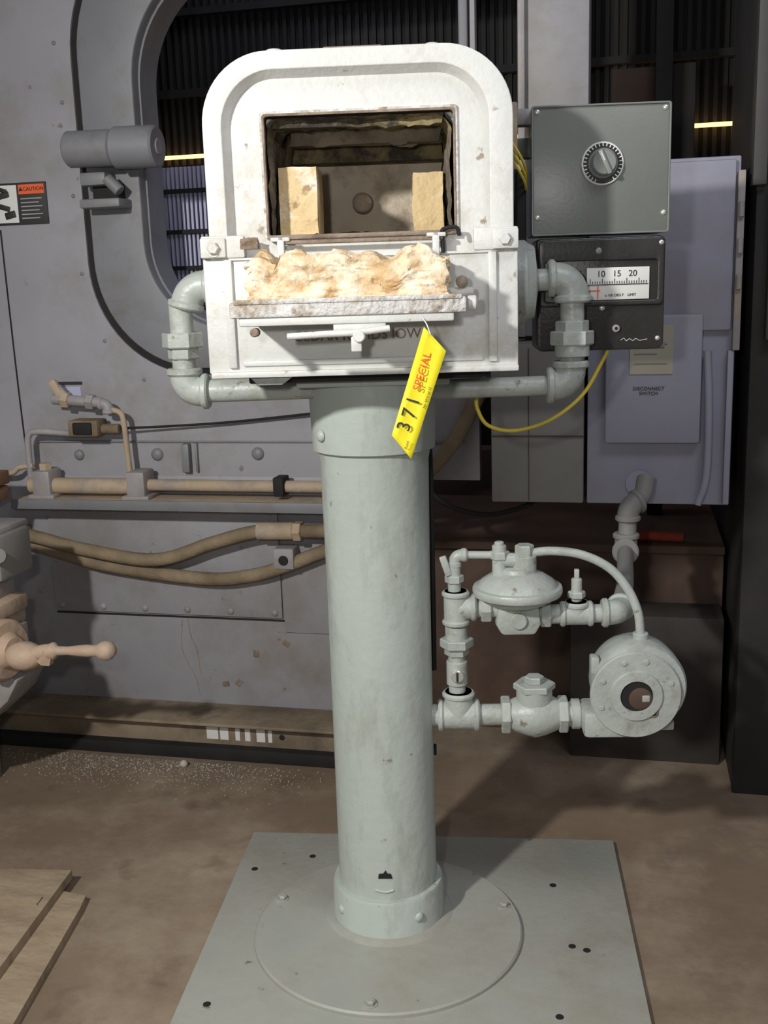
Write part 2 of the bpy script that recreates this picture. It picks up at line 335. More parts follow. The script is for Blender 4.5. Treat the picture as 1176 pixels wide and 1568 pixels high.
# ---- control boxes
ring('upper_box_lid_lip',G,rr(.259,.472,1.198,1.392,(.004,)*4,4),rr(.262,.469,1.201,1.389,(.003,)*4,4),-.003,.006,'box',.001)
box('upper_control_box',G,.2595,.4715,.0,.10,1.1985,1.3915,'box',.004)
for i,(x,z) in enumerate(((.268,1.383),(.463,1.383),(.463,1.228),(.268,1.226))): screw('lid_screw_%d'%i,G,(x,0,z),(0,-1,0),.0045,'lip')
KX,KZ=.368,1.304
cyl('thermostat_dial',G,(KX,0,KZ),(KX,-.004,KZ),.0325,'wlabel',48); cyl('thermostat_scale',G,(KX,-.001,KZ),(KX,-.0045,KZ),.0305,'black',48)
for i in range(30):
    if 13<=i<=16: continue
    a=rad(90-i*12); r=.0275
    box('tick_%d'%i,G,-.0008,.0008,-.0055,-.0043,-.0022,.0022,'wlabel',0).matrix_local=Matrix.Translation((KX+r*math.cos(a),0,KZ+r*math.sin(a)))@Matrix.Rotation(math.pi/2-a,4,'Y')
lathe('thermostat_knob',G,(KX,-.004,KZ),(KX,-1,KZ),[(.0225,0),(.0225,.004),(.020,.006),(.0185,.016),(.017,.019),(.001,.0195)],'knob',36)
box('knob_grip',G,-.0035,.0035,-.030,-.022,-.0195,.0195,'knob',.002).matrix_local=Matrix.Translation((KX,0,KZ))@Matrix.Rotation(rad(-25),4,'Y')
box('knob_mark',G,-.0007,.0007,-.0305,-.029,.002,.017,'wlabel',0).matrix_local=Matrix.Translation((KX,0,KZ))@Matrix.Rotation(rad(-25),4,'Y')
prism('lower_control_box',G,rr(.267,.468,1.018,1.194,(.010,.012,.010,.006),5),.0,.09,'black',.004)
ring('lower_box_raised_lid',G,rr(.270,.465,1.088,1.191,(.008,)*4,5),rr(.28,.455,1.096,1.158,(.004,)*4,5),-.006,.004,'black',.002)
box('scale_window',G,.345,.443,-.004,.0,1.097,1.147,'wlabel',.001)
text('scale_numbers',G,'10   15   20',.0135,(.392,-.0045,1.137),FR,'ink')
for i in range(24): box('scale_tick_%d'%i,G,.35+i*.0038,.3508+i*.0038,-.0052,-.004,1.122,1.130 if i%5==0 else 1.126,'ink',0)
box('scale_line',G,.347,.441,-.0052,-.004,1.120,1.1213,'ink',0); text('scale_caption',G,'x 100 DEG F    LIMIT',.0055,(.398,-.0045,1.104),FR,'ink')
box('scale_red_mark',G,.349,.366,-.0052,-.004,1.111,1.1125,'red',0); box('pointer',G,.362,.3632,-.0055,-.004,1.099,1.12,'red',0)
screw('box_knob_top',G,(.363,-.002,1.173),(0,-1,0),.008,'knob'); screw('box_knob_low',G,(.37,0,1.085),(0,-1,0),.005,'lip')
screw('box_screw_a',G,(.460,-.004,1.183),(0,-1,0),.005,'lip'); screw('box_screw_b',G,(.458,0,1.035),(0,-1,0),.004,'lip')
cyl('box_jack',G,(.392,0,1.052),(.392,-.006,1.052),.006,'steel'); cyl('box_jack_hole',G,(.392,-.002,1.052),(.392,-.0065,1.052),.0035,'dark')
tube('box_script_line',G,[(.40,-.0005,1.033),(.405,-.0005,1.036),(.409,-.0005,1.032),(.414,-.0005,1.035),(.419,-.0005,1.032),(.424,-.0005,1.035),(.43,-.0005,1.032),(.442,-.0005,1.034)],.0005,'wlabel',6)
box('box_bracket_top',G,.205,.262,.02,.05,1.368,1.392,'steel',.002); box('box_bracket_mid',G,.205,.262,.03,.06,1.320,1.350,'box',.002)
box('box_bracket_riser',G,.222,.238,.0,.03,1.30,1.40,'tan',.003)
for k in range(3): tube('ignition_wire_%d'%k,G,[(.226,.0,1.345-k*.01),(.236,-.02,1.325-k*.012),(.247,-.012,1.305-k*.012),(.252,.01,1.29-k*.01)],.0022,'wire',8)
tube('yellow_wire',G,[(.385,.02,1.02),(.375,.02,1.0),(.345,.03,.945),(.295,.035,.905),(.235,.03,.888),(.19,.03,.897),(.172,.03,.925),(.17,.03,.95)],.0032,'wire',10)
box('box_side_strip',G,.237,.252,.01,.05,1.10,1.30,'dark',.002)
# ---- gas train at the side of the column
def tee(name,c,d,L,r,stem,sl):
    c=Vector(c); d=Vector(d).normalized(); s=Vector(stem).normalized()
    cyl(name+'_run',G,c-d*L,c+d*L,r,'pipe'); cyl(name+'_stem',G,c,c+s*sl,r,'pipe')
    for k,(p,q) in enumerate(((c-d*L,d),(c+d*(L-.010),d),(c+s*(sl-.010),s))): cyl(name+'_band_%d'%k,G,p,p+q*.010,r*1.15,'pipe',28,.003)
Z0=.398
cyl('train_nipple',G,(.082,0,Z0),(.11,0,Z0),.019,'pipe')
tee('train_tee',(.132,0,Z0),(1,0,0),.036,.0245,(0,0,1),.044)
cyl('train_pipe_a',G,(.16,0,Z0),(.21,0,Z0),.0185,'pipe')
hexn('valve_nut_a',G,(.205,0,Z0),(.221,0,Z0),.032,'pipe')
lathe('cock_body',G,(.218,0,Z0),(1,0,Z0),[(.024,0),(.029,.01),(.036,.03),(.040,.045),(.036,.062),(.029,.08),(.024,.09)],'pipe',36,60)
cyl('cock_bonnet',G,(.262,0,Z0),(.262,0,Z0+.048),.031,'pipe'); hexn('cock_cap',G,(.262,0,Z0+.046),(.262,0,Z0+.058),.036,'pipe'); hexn('cock_key',G,(.262,0,Z0+.057),(.262,0,Z0+.070),.017,'pipe')
hexn('valve_nut_b',G,(.303,0,Z0),(.319,0,Z0),.032,'pipe')
cyl('train_pipe_b',G,(.315,0,Z0),(.41,-.01,Z0),.0215,'pipe'); cyl('train_band',G,(.325,0,Z0),(.34,0,Z0),.026,'pipe')
# riser
cyl('riser_a',G,(.130,0,.43),(.130,0,.585),.0145,'pipe')
cyl('pilot_cock',G,(.130,0,.455),(.130,0,.498),.018,'pipe'); cyl('pilot_cock_key',G,(.130,0,.476),(.130,-.024,.476),.011,'lip'); box('pilot_cock_slot',G,.1285,.1315,-.026,-.023,.468,.484,'dark',0)
hexn('riser_union_a',G,(.130,0,.508),(.130,0,.524),.021,'pipe'); hexn('riser_union_b',G,(.130,0,.522),(.130,0,.538),.029,'pipe'); cyl('riser_union_c',G,(.130,0,.536),(.130,0,.560),.019,'pipe')
tee('riser_tee',(.130,0,.592),(0,0,1),.030,.0205,(1,0,0),.035)
cyl('riser_small',G,(.128,0,.615),(.128,0,.668),.011,'pipe'); hexn('riser_small_nut',G,(.128,0,.636),(.128,0,.65),.016,'pipe')
elbow('pilot_elbow',G,(.129,0,.684),(0,0,-1),(1,0,0),.014,.010,'pipe')
box('pilot_lever',G,.108,.120,-.012,-.004,.650,.685,'pipe',.002,rot=Matrix.Rotation(rad(-18),3,'Y'))
cyl('pilot_line',G,(.14,0,.684),(.196,0,.683),.0065,'pipe')
# regulator
RX=.234
cyl('reg_in_pipe',G,(.16,0,.590),(.205,0,.590),.0155,'pipe'); hexn('reg_in_nut',G,(.172,0,.590),(.19,0,.590),.023,'pipe')
lathe('regulator_bowl',G,(RX,0,.596),(RX,0,2),[(.03,0),(.045,.003),(.064,.014),(.0665,.018),(.074,.020),(.0755,.024),(.0755,.030),(.074,.033),(.067,.034),(.062,.042),(.045,.053),(.028,.058),(.026,.064),(.020,.066)],'pipe',56)
prism('regulator_body',G,[(.200,.600),(.268,.600),(.272,.568),(.262,.549),(.206,.549),(.196,.568)],-.026,.026,'pipe',.006)
cyl('regulator_boss',G,(RX,-.022,.575),(RX,-.032,.575),.014,'pipe')
cyl('reg_top_a',G,(.204,0,.640),(.204,0,.70),.012,'pipe'); hexn('reg_top_a_nut',G,(.204,0,.676),(.204,0,.69),.017,'pipe'); cyl('reg_top_a_cap',G,(.204,0,.698),(.204,0,.706),.008,'pipe')
cyl('reg_top_b',G,(.246,0,.650),(.246,0,.682),.020,'pipe'); hexn('reg_top_b_cap',G,(.246,0,.680),(.246,0,.700),.016,'pipe')
cyl('reg_link',G,(.196,0,.676),(.25,0,.672),.012,'pipe')
cyl('reg_out_pipe',G,(.265,0,.578),(.31,0,.578),.0165,'pipe'); hexn('reg_out_nut',G,(.272,0,.578),(.29,0,.578),.022,'pipe')
tee('outlet_tee',(.333,0,.578),(1,0,0),.028,.019,(0,0,1),.022)
cyl('test_cock',G,(.333,0,.60),(.333,0,.640),.009,'pipe'); hexn('test_cock_nut',G,(.333,0,.606),(.333,0,.618),.015,'pipe'); box('test_cock_key',G,.329,.337,-.004,.004,.638,.656,'pipe',.001)
cyl('outlet_pipe',G,(.36,0,.578),(.395,0,.578),.0155,'pipe')
elbow('outlet_elbow',G,(.405,0,.579),(-1,0,0),(.25,1,.1),.022,.021,'pipe')
tube('supply_pipe',G,[(.411,.03,.582),(.44,.15,.583),(.47,.32,.583),(.483,.395,.585)],.0155,'beige',16)
tube('supply_riser',G,[(.486,.41,.587),(.490,.415,.61),(.492,.42,.65)],.0185,'beige',16)
elbow('supply_elbow_low',G,(.488,.415,.585),(-.2,-1,0),(0,0,1),.025,.023,'beige')
elbow('supply_elbow_high',G,(.492,.42,.672),(0,0,-1),(.8,.3,.35),.022,.022,'beige')
tube('supply_end',G,[(.50,.43,.675),(.525,.445,.69),(.537,.47,.72)],.019,'beige',16)
tube('impulse_tube',G,[(.248,0,.684),(.29,0,.688),(.34,-.005,.682),(.385,-.01,.660),(.415,-.015,.625),(.432,-.02,.585),(.437,-.02,.545)],.0075,'pipe',14)
# blower
BC=Vector((.424,0,.455))
lathe('blower_drum',G,BC+Vector((.008,.045,.008)),BC+Vector((.008,-1,.008)),[(.03,0),(.060,.004),(.072,.018),(.076,.035),(.078,.06),(.078,.092),(.074,.1),(.06,.103)],'pipe',56,50)
lathe('blower_face',G,BC+Vector((0,-.052,0)),BC+Vector((0,-1,0)),[(.075,0),(.075,.008),(.073,.011),(.0435,.012),(.042,.016),(.027,.017),(.026,.010)],'pipe',56,30)
cyl('blower_eye',G,BC+Vector((0,-.060,0)),BC+Vector((0,-.0665,0)),.0265,'dark',36)
lathe('blower_shutter',G,BC+Vector((.006,-.062,-.004)),BC+Vector((.006,-1,-.004)),[(.019,0),(.019,.006),(.016,.0075),(.001,.0078)],'brown',24)
box('shutter_tab',G,.432,.445,-.071,-.066,.446,.458,'pipe',.002)
cyl('shutter_pivot',G,(.452,-.060,.425),(.452,-.066,.425),.009,'rust',20); cyl('shutter_pivot_h',G,(.452,-.060,.425),(.452,-.0668,.425),.006,'dark',20)
for i,a in enumerate((155,110,75,20,200)):
    p=BC+Vector((.060*math.cos(rad(a)),-.062,.060*math.sin(rad(a)))); bolt('blower_screw_%d'%i,G,p,(0,-1,0),.0045,'pipe',.004)
box('blower_lug_top',G,.352,.366,-.045,-.02,.485,.515,'pipe',.003)
cyl('blower_hose_boss',G,(.437,-.02,.525),(.437,-.02,.55),.013,'pipe')
prism('blower_outlet',G,[(.34,.375),(.44,.375),(.46,.392),(.42,.422),(.34,.421)],-.055,.02,'pipe',.008)
box('blower_foot',G,.455,.495,-.03,.03,.378,.395,'pipe',.003)

# ---- hang tag
def tag():
    bm=bmesh.new(); n=14
    a0=Vector((.090,0,1.076)); a1=Vector((.044,0,.935)); b0=Vector((.118,0,1.044)); b1=Vector((.069,0,.902))
    rows=[]
    for i in range(n+1):
        t=i/n; y=-.333+.014*math.sin(t*2.6)-.006*t
        p=a0.lerp(a1,t); q=b0.lerp(b1,t); row=[]
        for j in range(5):
            s=j/4; v=p.lerp(q,s); v.y=y+.003*math.sin(s*3); row.append(bm.verts.new(v))
        rows.append(row)
    for r0,r1 in zip(rows,rows[1:]):
        for j in range(4): bm.faces.new((r0[j],r0[j+1],r1[j+1],r1[j]))
    o=finish(bm,'yellow_hang_tag',G,'yellow',80)
    md=o.modifiers.new('t','SOLIDIFY'); md.thickness=.0004
tag()
rt=Matrix.Rotation(rad(-72),4,'Y')@Matrix.Rotation(rad(90),4,'X')
def ttext(b,s,x,z,m):
    t=max(0,min(1,(1.06-z)/.14)); y=-.333+.014*math.sin(t*2.6)-.006*t-.0022
    o=text('tag_text_'+b[:3].lower(),G,b,s,(0,0,0),(0,0,0),m,.0002); o.matrix_local=Matrix.Translation((x,y,z))@rt
ttext('SPECIAL',.0145,.0865,1.018,'red')
ttext('3',.026,.061,.946,'ink'); ttext('7',.026,.068,.963,'ink'); ttext('1',.026,.074,.979,'ink')
ttext('No. 4410 lot 12',.0045,.092,.983,'ink'); ttext('hold',.006,.064,.922,'ink')
tube('tag_string',G,[(.098,-.332,1.066),(.094,-.330,1.078),(.088,-.318,1.088)],.0008,'wlabel',6)

# =================================================================== BASE PLATE
P=empty('steel_base_plate',(-.404,1.692,0),6.8)
ca,sa=math.cos(rad(6.8)),math.sin(rad(6.8))
box('plate',P,-.316,.430,-.50,.288,0,.012,'plate',.0025)
def pl(wx,wy):
    dx,dy=wx+.404,wy-1.692; return dx*ca+dy*sa,-dx*sa+dy*ca
for i,(wx,wy) in enumerate(((-.70,1.80),(-.60,1.865),(-.12,1.84),(-.075,1.655),(-.05,1.648),(-.64,1.40),(-.085,1.47))):
    x,y=pl(wx,wy); cyl('bolt_hole_%d'%i,P,(x,y,.008),(x,y,.0124),.0065,'dark',20,.0001)

# =================================================================== ROOM SHELL
FLR=empty('floor'); box('floor_slab',FLR,-2.6,1.6,-1.2,3.6,-.05,0,'floor',0)
WB=empty('wall_back')
box('wall_back_sheet',WB,-2.6,1.6,3.3,3.36,0,2.6,'dark',0)
for i in range(150): box('corrugation_%d'%i,WB,-2.5+i*.025,-2.488+i*.025,3.288,3.3,1.0,2.6,'corr',0)
for z in (1.72,1.95): box('girt_%d'%int(z*100),WB,-2.5,1.4,3.26,3.29,z,z+.02,'dark',0)
WG=empty('window_1'); box('daylight_gap',WG,-1.5,.42,3.26,3.284,1.538,1.547,'glow',0)
CE=empty('ceiling'); box('ceiling_slab_panel',CE,-2.6,1.6,-1.2,3.6,2.6,2.66,'dark',0)

# =================================================================== MACHINE ENCLOSURE BEHIND
E=empty('machine_enclosure')
Y=2.40
hole=rr(-1.112,-.36,1.045,1.86,(.20,.10,.1,.26),16)
ring_o=rr(-1.245,-.34,.950,1.98,(.26,.12,.15,.32),16)
ring_g=rr(-1.262,-.335,.935,1.995,(.27,.13,.16,.33),16)
ring('upper_panel',E,rr(-1.95,-.325,.685,2.5,(.001,)*4,16),ring_g,Y,Y+.03,'wall')
ring('window_gasket',E,ring_g,ring_o,Y+.006,Y+.03,'dark')
ring('window_ring_panel',E,ring_o,hole,Y-.004,Y+.05,'walldk',.004)
ring('window_inner_jamb',E,rr(-1.125,-.35,1.03,1.873,(.20,.10,.1,.26),16),rr(-1.108,-.364,1.049,1.856,(.20,.10,.1,.26),16),Y+.03,Y+.12,'walldk')
box('lower_panel',E,-1.95,-.58,Y-.004,Y+.03,.09,.69,'wall',.001)
box('lower_screwed_cover',E,-1.43,-.816,Y-.012,Y-.003,.336,.632,'wall',.002)
box('cover_right',E,-.812,-.585,Y-.010,Y-.003,.30,.632,'wall',.002)
box('lower_skirt_seam',E,-1.43,-.585,Y-.007,Y-.003,.327,.331,'dark',0)
for i in range(6):
    screw('cover_screw_t%d'%i,E,(-1.41+i*.115,Y-.012,.604),(0,-1,0),.009,'steel'); screw('cover_screw_b%d'%i,E,(-1.41+i*.115,Y-.012,.350),(0,-1,0),.009,'steel')
for i,(x,z) in enumerate(((-1.30,1.70),(-1.292,1.57),(-1.285,1.36),(-1.28,1.18),(-1.235,1.02),(-1.14,.925),(-.95,.91),(-1.32,1.80))): screw('wall_rivet_%d'%i,E,(x,Y,z),(0,-1,0),.005,'walldk')
tube('panel_seam_left',E,[(-1.485,Y-.001,1.29),(-1.483,Y-.001,1.1),(-1.48,Y-.001,.9),(-1.475,Y-.001,.70)],.002,'dark',6)
# ledge, pipe and clamps
box('pipe_ledge',E,-1.47,-.56,Y-.10,Y,.636,.645,'tan',.002)
box('pipe_ledge_front',E,-1.47,-.56,Y-.104,Y-.098,.622,.646,'walldk',.001)
cyl('tan_pipe_left',E,(-1.44,Y-.055,.672),(-1.16,Y-.055,.672),.0195,'tan'); cyl('tan_pipe_right',E,(-1.16,Y-.055,.676),(-.55,Y-.055,.676),.014,'tan')
for i,x in enumerate((-1.395,-1.145)):
    box('pipe_clamp_%d'%i,E,x-.024,x+.024,Y-.085,Y-.02,.648,.712,'steel',.006); box('pipe_clamp_foot_%d'%i,E,x-.035,x+.035,Y-.09,Y-.02,.644,.654,'steel',.003)
hexn('clamp_nut',E,(-1.395,Y-.055,.71),(-1.395,Y-.055,.728),.016,'tan')
box('pipe_clip',E,-.80,-.775,Y-.08,Y-.03,.655,.70,'dark',.003)
screw('panel_bolt_a',E,(-.86,Y,.745),(0,-1,0),.016,'walldk'); screw('panel_bolt_b',E,(-1.12,Y,.742),(0,-1,0),.016,'walldk'); screw('panel_bolt_c',E,(-1.33,Y,.74),(0,-1,0),.014,'walldk')
box('vertical_bracket',E,-1.05,-1.03,Y-.02,Y,.70,.77,'walldk',.003); box('vertical_bracket_b',E,-1.018,-1.012,Y-.01,Y,.70,.77,'walldk',.001)
box('seam_shelf',E,-1.44,-.36,Y-.006,Y,.772,.776,'walldk',.001)
# fittings and small tubes
cyl('needle_valve_body',E,(-1.36,Y-.05,.885),(-1.23,Y-.05,.875),.013,'steel'); cyl('needle_valve_stem',E,(-1.31,Y-.05,.88),(-1.345,Y-.05,.915),.007,'steel'); box('needle_valve_key',E,-1.37,-1.32,Y-.06,Y-.045,.898,.918,'tan',.004,rot=Matrix.Rotation(rad(60),3,'Y'))
hexn('needle_valve_nut',E,(-1.335,Y-.05,.884),(-1.315,Y-.05,.882),.02,'tan'); hexn('needle_valve_nut_b',E,(-1.27,Y-.05,.879),(-1.25,Y-.05,.877),.019,'steel')
elbow('tube_elbow_a',E,(-1.215,Y-.05,.872),(-1,0,0),(0,0,-1),.016,.013,'steel')
tube('copper_tube_a',E,[(-1.205,Y-.05,.858),(-1.185,Y-.05,.85),(-1.178,Y-.05,.83),(-1.175,Y-.05,.76),(-1.172,Y-.05,.70)],.007,'tan',10)
box('solenoid',E,-1.315,-1.235,Y-.075,Y-.02,.795,.835,'hose',.006); box('solenoid_cap',E,-1.30,-1.25,Y-.08,Y-.07,.80,.83,'dark',.004)
cyl('solenoid_coupling',E,(-1.235,Y-.05,.812),(-1.19,Y-.05,.812),.012,'hose')
tube('copper_tube_b',E,[(-1.44,Y-.05,.665),(-1.44,Y-.05,.76),(-1.435,Y-.05,.795),(-1.41,Y-.05,.805),(-1.31,Y-.05,.800)],.008,'steel',10)
tube('copper_tube_c',E,[(-1.235,Y-.05,.812),(-1.1,Y-.03,.814),(-.9,Y-.02,.825),(-.6,Y-.02,.855)],.003,'dark',8)
tube('copper_tube_d',E,[(-1.43,Y-.05,.72),(-1.47,Y-.05,.715),(-1.50,Y-.05,.70),(-1.60,Y-.05,.70)],.007,'tan',8)
box('small_label',E,-1.375,-1.305,Y-.002,Y,.915,.922,'ink',0); box('small_label_b',E,-1.36,-1.31,Y-.002,Y,.88,.91,'louver',0)
# hoses
tube('hydraulic_hose_a',E,[(-1.65,Y-.06,.575),(-1.58,Y-.06,.555),(-1.46,Y-.06,.545),(-1.31,Y-.06,.512),(-1.12,Y-.06,.490),(-.97,Y-.06,.535),(-.86,Y-.06,.565),(-.76,Y-.06,.57),(-.60,Y-.06,.57)],.0165,'hose',12)
tube('hydraulic_hose_b',E,[(-1.50,Y-.04,.53),(-1.40,Y-.04,.50),(-1.25,Y-.04,.465),(-1.0,Y-.04,.440),(-.88,Y-.04,.452),(-.80,Y-.04,.475),(-.70,Y-.04,.515),(-.60,Y-.04,.55)],.0165,'hose',12)
cyl('hose_ferrule',E,(-.85,Y-.06,.568),(-.76,Y-.06,.570),.021,'tan'); hexn('hose_nut',E,(-.76,Y-.06,.57),(-.74,Y-.06,.57),.024,'tan')
box('hose_bracket',E,-.815,-.765,Y-.06,Y-.01,.475,.525,'steel',.003); cyl('hose_bracket_hole',E,(-.79,Y-.055,.497),(-.79,Y-.063,.497),.012,'dark')
cyl('hose_end_plug',E,(-1.46,Y-.06,.545),(-1.50,Y-.06,.550),.023,'tan')
# base rail
box('base_rail_top',E,-1.9,-.56,Y-.13,Y+.02,.092,.100,'rail',.002); box('base_rail_web',E,-1.9,-.56,Y-.095,Y-.06,.03,.094,'rail',.002); box('base_rail_foot',E,-1.9,-.56,Y-.12,Y+.04,.0,.032,'dark',.002)
for i,(x,w) in enumerate(((-1.0,.03),(-.965,.022),(-.925,.012),(-.90,.014),(-.87,.022),(-.84,.010))): box('rail_paint_mark_%d'%i,E,x,x+w,Y-.0965,Y-.0945,.045,.083,'wlabel',0)
cyl('rail_hole',E,(-.805,Y-.0965,.06),(-.805,Y-.094,.06),.007,'dark')
for i,(x,z) in enumerate(((-.90,.23),(-.95,.15),(-.985,.145),(-.82,.26))): box('paint_chip_%d'%i,E,x,x+.014,Y-.006,Y-.0035,z,z+.018,'rust',.001,rot=Matrix.Rotation(i*.7,3,'Y'))
tube('stain_run_a',E,[(-1.07,Y-.0035,.33),(-1.065,Y-.0035,.28),(-1.05,Y-.0035,.24),(-1.045,Y-.0035,.18)],.0012,'rust',6)
tube('stain_run_b',E,[(-1.085,Y-.0035,.32),(-1.09,Y-.0035,.24),(-1.06,Y-.0035,.17),(-1.05,Y-.0035,.12)],.001,'rust',6)
# window latch hardware
cyl('pivot_sleeve',E,(-1.25,Y-.07,1.455),(-1.135,Y-.07,1.453),.040,'walldk',36,.004); cyl('pivot_barrel',E,(-1.135,Y-.07,1.452),(-1.03,Y-.07,1.450),.046,'walldk',36,.005)
cyl('pivot_bore',E,(-1.04,Y-.07,1.450),(-1.027,Y-.07,1.450),.018,'steel',24); box('pivot_mount',E,-1.24,-1.08,Y-.05,Y,1.43,1.48,'walldk',.005)
box('latch_a',E,-1.235,-1.17,Y-.06,Y,1.375,1.405,'walldk',.006); box('latch_b',E,-1.235,-1.135,Y-.07,Y,1.325,1.345,'walldk',.004); cyl('latch_c',E,(-1.17,Y-.05,1.39),(-1.14,Y-.05,1.36),.014,'walldk'); box('latch_d',E,-1.22,-1.15,Y-.03,Y,1.34,1.38,'dark',.004)
# window louver guard behind
for i in range(68): box('louver_rib_%d'%i,E,-1.22+i*.0118,-1.2138+i*.0118,Y+.24,Y+.252,1.05,1.44,'louver',0)
box('louver_back',E,-1.23,-.42,Y+.26,Y+.27,1.03,1.445,'dark',0)
for z in (1.375,1.275,1.185,1.085): box('louver_bar_%d'%int(z*100),E,-1.23,-.42,Y+.225,Y+.24,z,z+.010,'dark',0)
# =================================================================== CAUTION SIGN
CS=empty('caution_sign')
box('sign_plate',CS,-1.53,-1.353,Y-.004,Y,1.300,1.397,'ink',.001); box('sign_header',CS,-1.425,-1.357,Y-.0055,Y-.003,1.370,1.392,'orange',0)
box('sign_pictogram_field',CS,-1.526,-1.43,Y-.0055,Y-.003,1.305,1.392,'wlabel',0)
text('sign_caution',CS,'\u25B2CAUTION',.012,(-1.391,Y-.006,1.381),FR,'ink')
for i in range(6): box('sign_text_line_%d'%i,CS,-1.421,-1.365-(i%2)*.008,Y-.0055,Y-.003,1.358-i*.009,1.361-i*.009,'steel',0)
for i,(x,z,w,h) in enumerate(((-1.50,1.36,.05,.014),(-1.485,1.335,.035,.012),(-1.465,1.315,.028,.016),(-1.475,1.375,.02,.01))): box('sign_picto_%d'%i,CS,x,x+w,Y-.0065,Y-.005,z,z+h,'ink',.002,rot=Matrix.Rotation(.5*(i%2)-.2,3,'Y'))

# =================================================================== ELECTRICAL CABINETS
C1=empty('electrical_cabinet')
box('cabinet_body',C1,-.080,.215,2.30,2.62,.655,1.36,'purple',.004)
box('cabinet_door',C1,-.078,.205,2.285,2.302,1.02,1.352,'purple',.004)
box('cabinet_edge',C1,.208,.222,2.275,2.31,.98,1.33,'steel',.002); box('cabinet_edge_low',C1,.20,.212,2.28,2.31,.66,.98,'purple',.002)
box('disconnect_cover',C1,-.043,.150,2.27,2.302,.79,1.055,'purple',.006)
box('cabinet_label',C1,.006,.092,2.267,2.271,.935,1.035,'cream',0)
for i in range(4): box('label_line_%d'%i,C1,.015,.08-(i%2)*.02,2.266,2.2675,.955+i*.02,.957+i*.02,'beige',0)
text('cabinet_plate',C1,'DISCONNECT\nSWITCH',.010,(.045,2.2685,.90),FR,'ink')
cyl('knockout_ring',C1,(.03,2.298,.70),(.03,2.2965,.70),.028,'purple',36,.0002)
for i,z in enumerate((1.10,1.17,1.24)): cyl('cabinet_hinge_%d'%i,C1,(.215,2.27,z),(.215,2.27,z+.03),.006,'steel')
tube('cabinet_cable',C1,[(.16,2.28,.98),(.166,2.275,.85),(.165,2.275,.72),(.15,2.28,.66)],.008,'purple',10)
box('label_plate_up',C1,.055,.075,2.264,2.268,.99,1.0,'steel',0)
C2=empty('junction_box'); box('junction_body',C2,-.286,-.087,2.30,2.5,.655,1.0,'beige',.004); box('junction_seam',C2,-.205,-.2035,2.298,2.301,.66,.99,'brown',0)
box('junction_edge',C2,-.286,-.087,2.296,2.302,.80,.803,'brown',0)
POST=empty('support_post'); box('post_body',POST,-.222,-.086,2.40,2.52,1.01,2.6,'wall',.004); box('post_flange',POST,-.233,-.218,2.38,2.54,1.01,2.6,'steel',.002)
WR=empty('support_column'); box('column_web',WR,.245,.42,2.30,2.9,0,2.6,'web',.003); box('column_flange',WR,.235,.262,2.28,2.34,1.3,2.6,'dkgrey',.003)
box('column_front_lip',WR,.27,.40,2.27,2.30,1.0,2.6,'dkgrey',.003)
RP=empty('rear_frame'); box('frame_jamb',RP,.06,.10,2.9,2.98,0,2.4,'corr',.003); box('frame_panel',RP,-.05,.06,3.0,3.05,1.56,1.66,'brown',.003); box('frame_panel_low',RP,.10,.16,2.98,3.03,1.30,1.66,'corr',.003)
# dark machine bed, low
MB=empty('machine_bed'); box('bed_deck',MB,-.57,.235,2.56,3.24,.48,.50,'brown',.003); box('bed_body',MB,-.56,.235,2.58,3.22,0,.485,'brown',.004)
box('bed_back',MB,-.57,.235,3.15,3.24,.48,.64,'brown',.003)
box('bed_block',MB,-.12,.228,2.44,2.56,0,.36,'bed',.004)
tube('red_rag_lever',MB,[(.03,2.60,.512),(.06,2.60,.515),(.10,2.60,.513),(.14,2.60,.512)],.012,'rag',10)
tube('rear_conduit',E,[(-.30,2.36,.92),(-.33,2.34,.865),(-.37,2.33,.79),(-.43,2.33,.72),(-.50,2.34,.68)],.017,'hose',12)
tube('rear_cable',E,[(-.44,2.385,.66),(-.40,2.40,.625),(-.32,2.42,.60),(-.24,2.45,.61),(-.18,2.46,.64)],.006,'dark',10)

# =================================================================== LEFT FOREGROUND MACHINE TOOL
T=empty('lathe_tailstock')
box('stand',T,-1.70,-1.455,1.95,2.12,0,.24,'walldk',.006)
prism('casting_web',T,[(-1.7,.34),(-1.31,.34),(-1.27,.32),(-1.30,.27),(-1.38,.20),(-1.46,.15),(-1.7,.12)],1.94,2.06,'steel',.006)
box('tailstock_block',T,-1.60,-1.30,1.93,2.06,.45,.485,'handle',.006); box('tailstock_block_b',T,-1.60,-1.315,1.92,2.07,.415,.452,'handle',.005); box('tailstock_block_c',T,-1.60,-1.30,1.95,2.05,.33,.42,'steel',.005)
box('gear_case',T,-1.60,-1.288,1.95,2.08,.535,.635,'beige',.010); box('gear_case_top',T,-1.60,-1.298,1.94,2.09,.63,.648,'steel',.006); box('gear_case_riser',T,-1.60,-1.33,1.96,2.06,.48,.54,'steel',.003)
cyl('drain_plug',T,(-1.30,1.945,.60),(-1.275,1.93,.60),.016,'lip')
lathe('crank_flange',T,(-1.300,1.93,.395),(-1.16,1.90,.395),[(.060,0),(.066,.006),(.066,.020),(.060,.026),(.040,.028),(.030,.045)],'handle',40)
sphere('crank_hub',T,(-1.225,1.905,.392),.034,'handle',(1.25,1,.9))
tube('crank_neck',T,[(-1.21,1.905,.394),(-1.18,1.90,.404),(-1.155,1.90,.408)],.016,'handle',14)
hexn('crank_nut',T,(-1.176,1.90,.380),(-1.166,1.90,.414),.017,'handle')
P0=Vector((-1.160,1.90,.408)); lathe('crank_handle',T,P0,P0+Vector((1,0,.05)),[(.008,0),(.018,.004),(.018,.010),(.010,.016),(.009,.04),(.012,.07),(.013,.085),(.0115,.10),(.013,.108),(.019,.118),(.0205,.128),(.018,.138),(.010,.146),(.001,.148)],'handle',24,60)
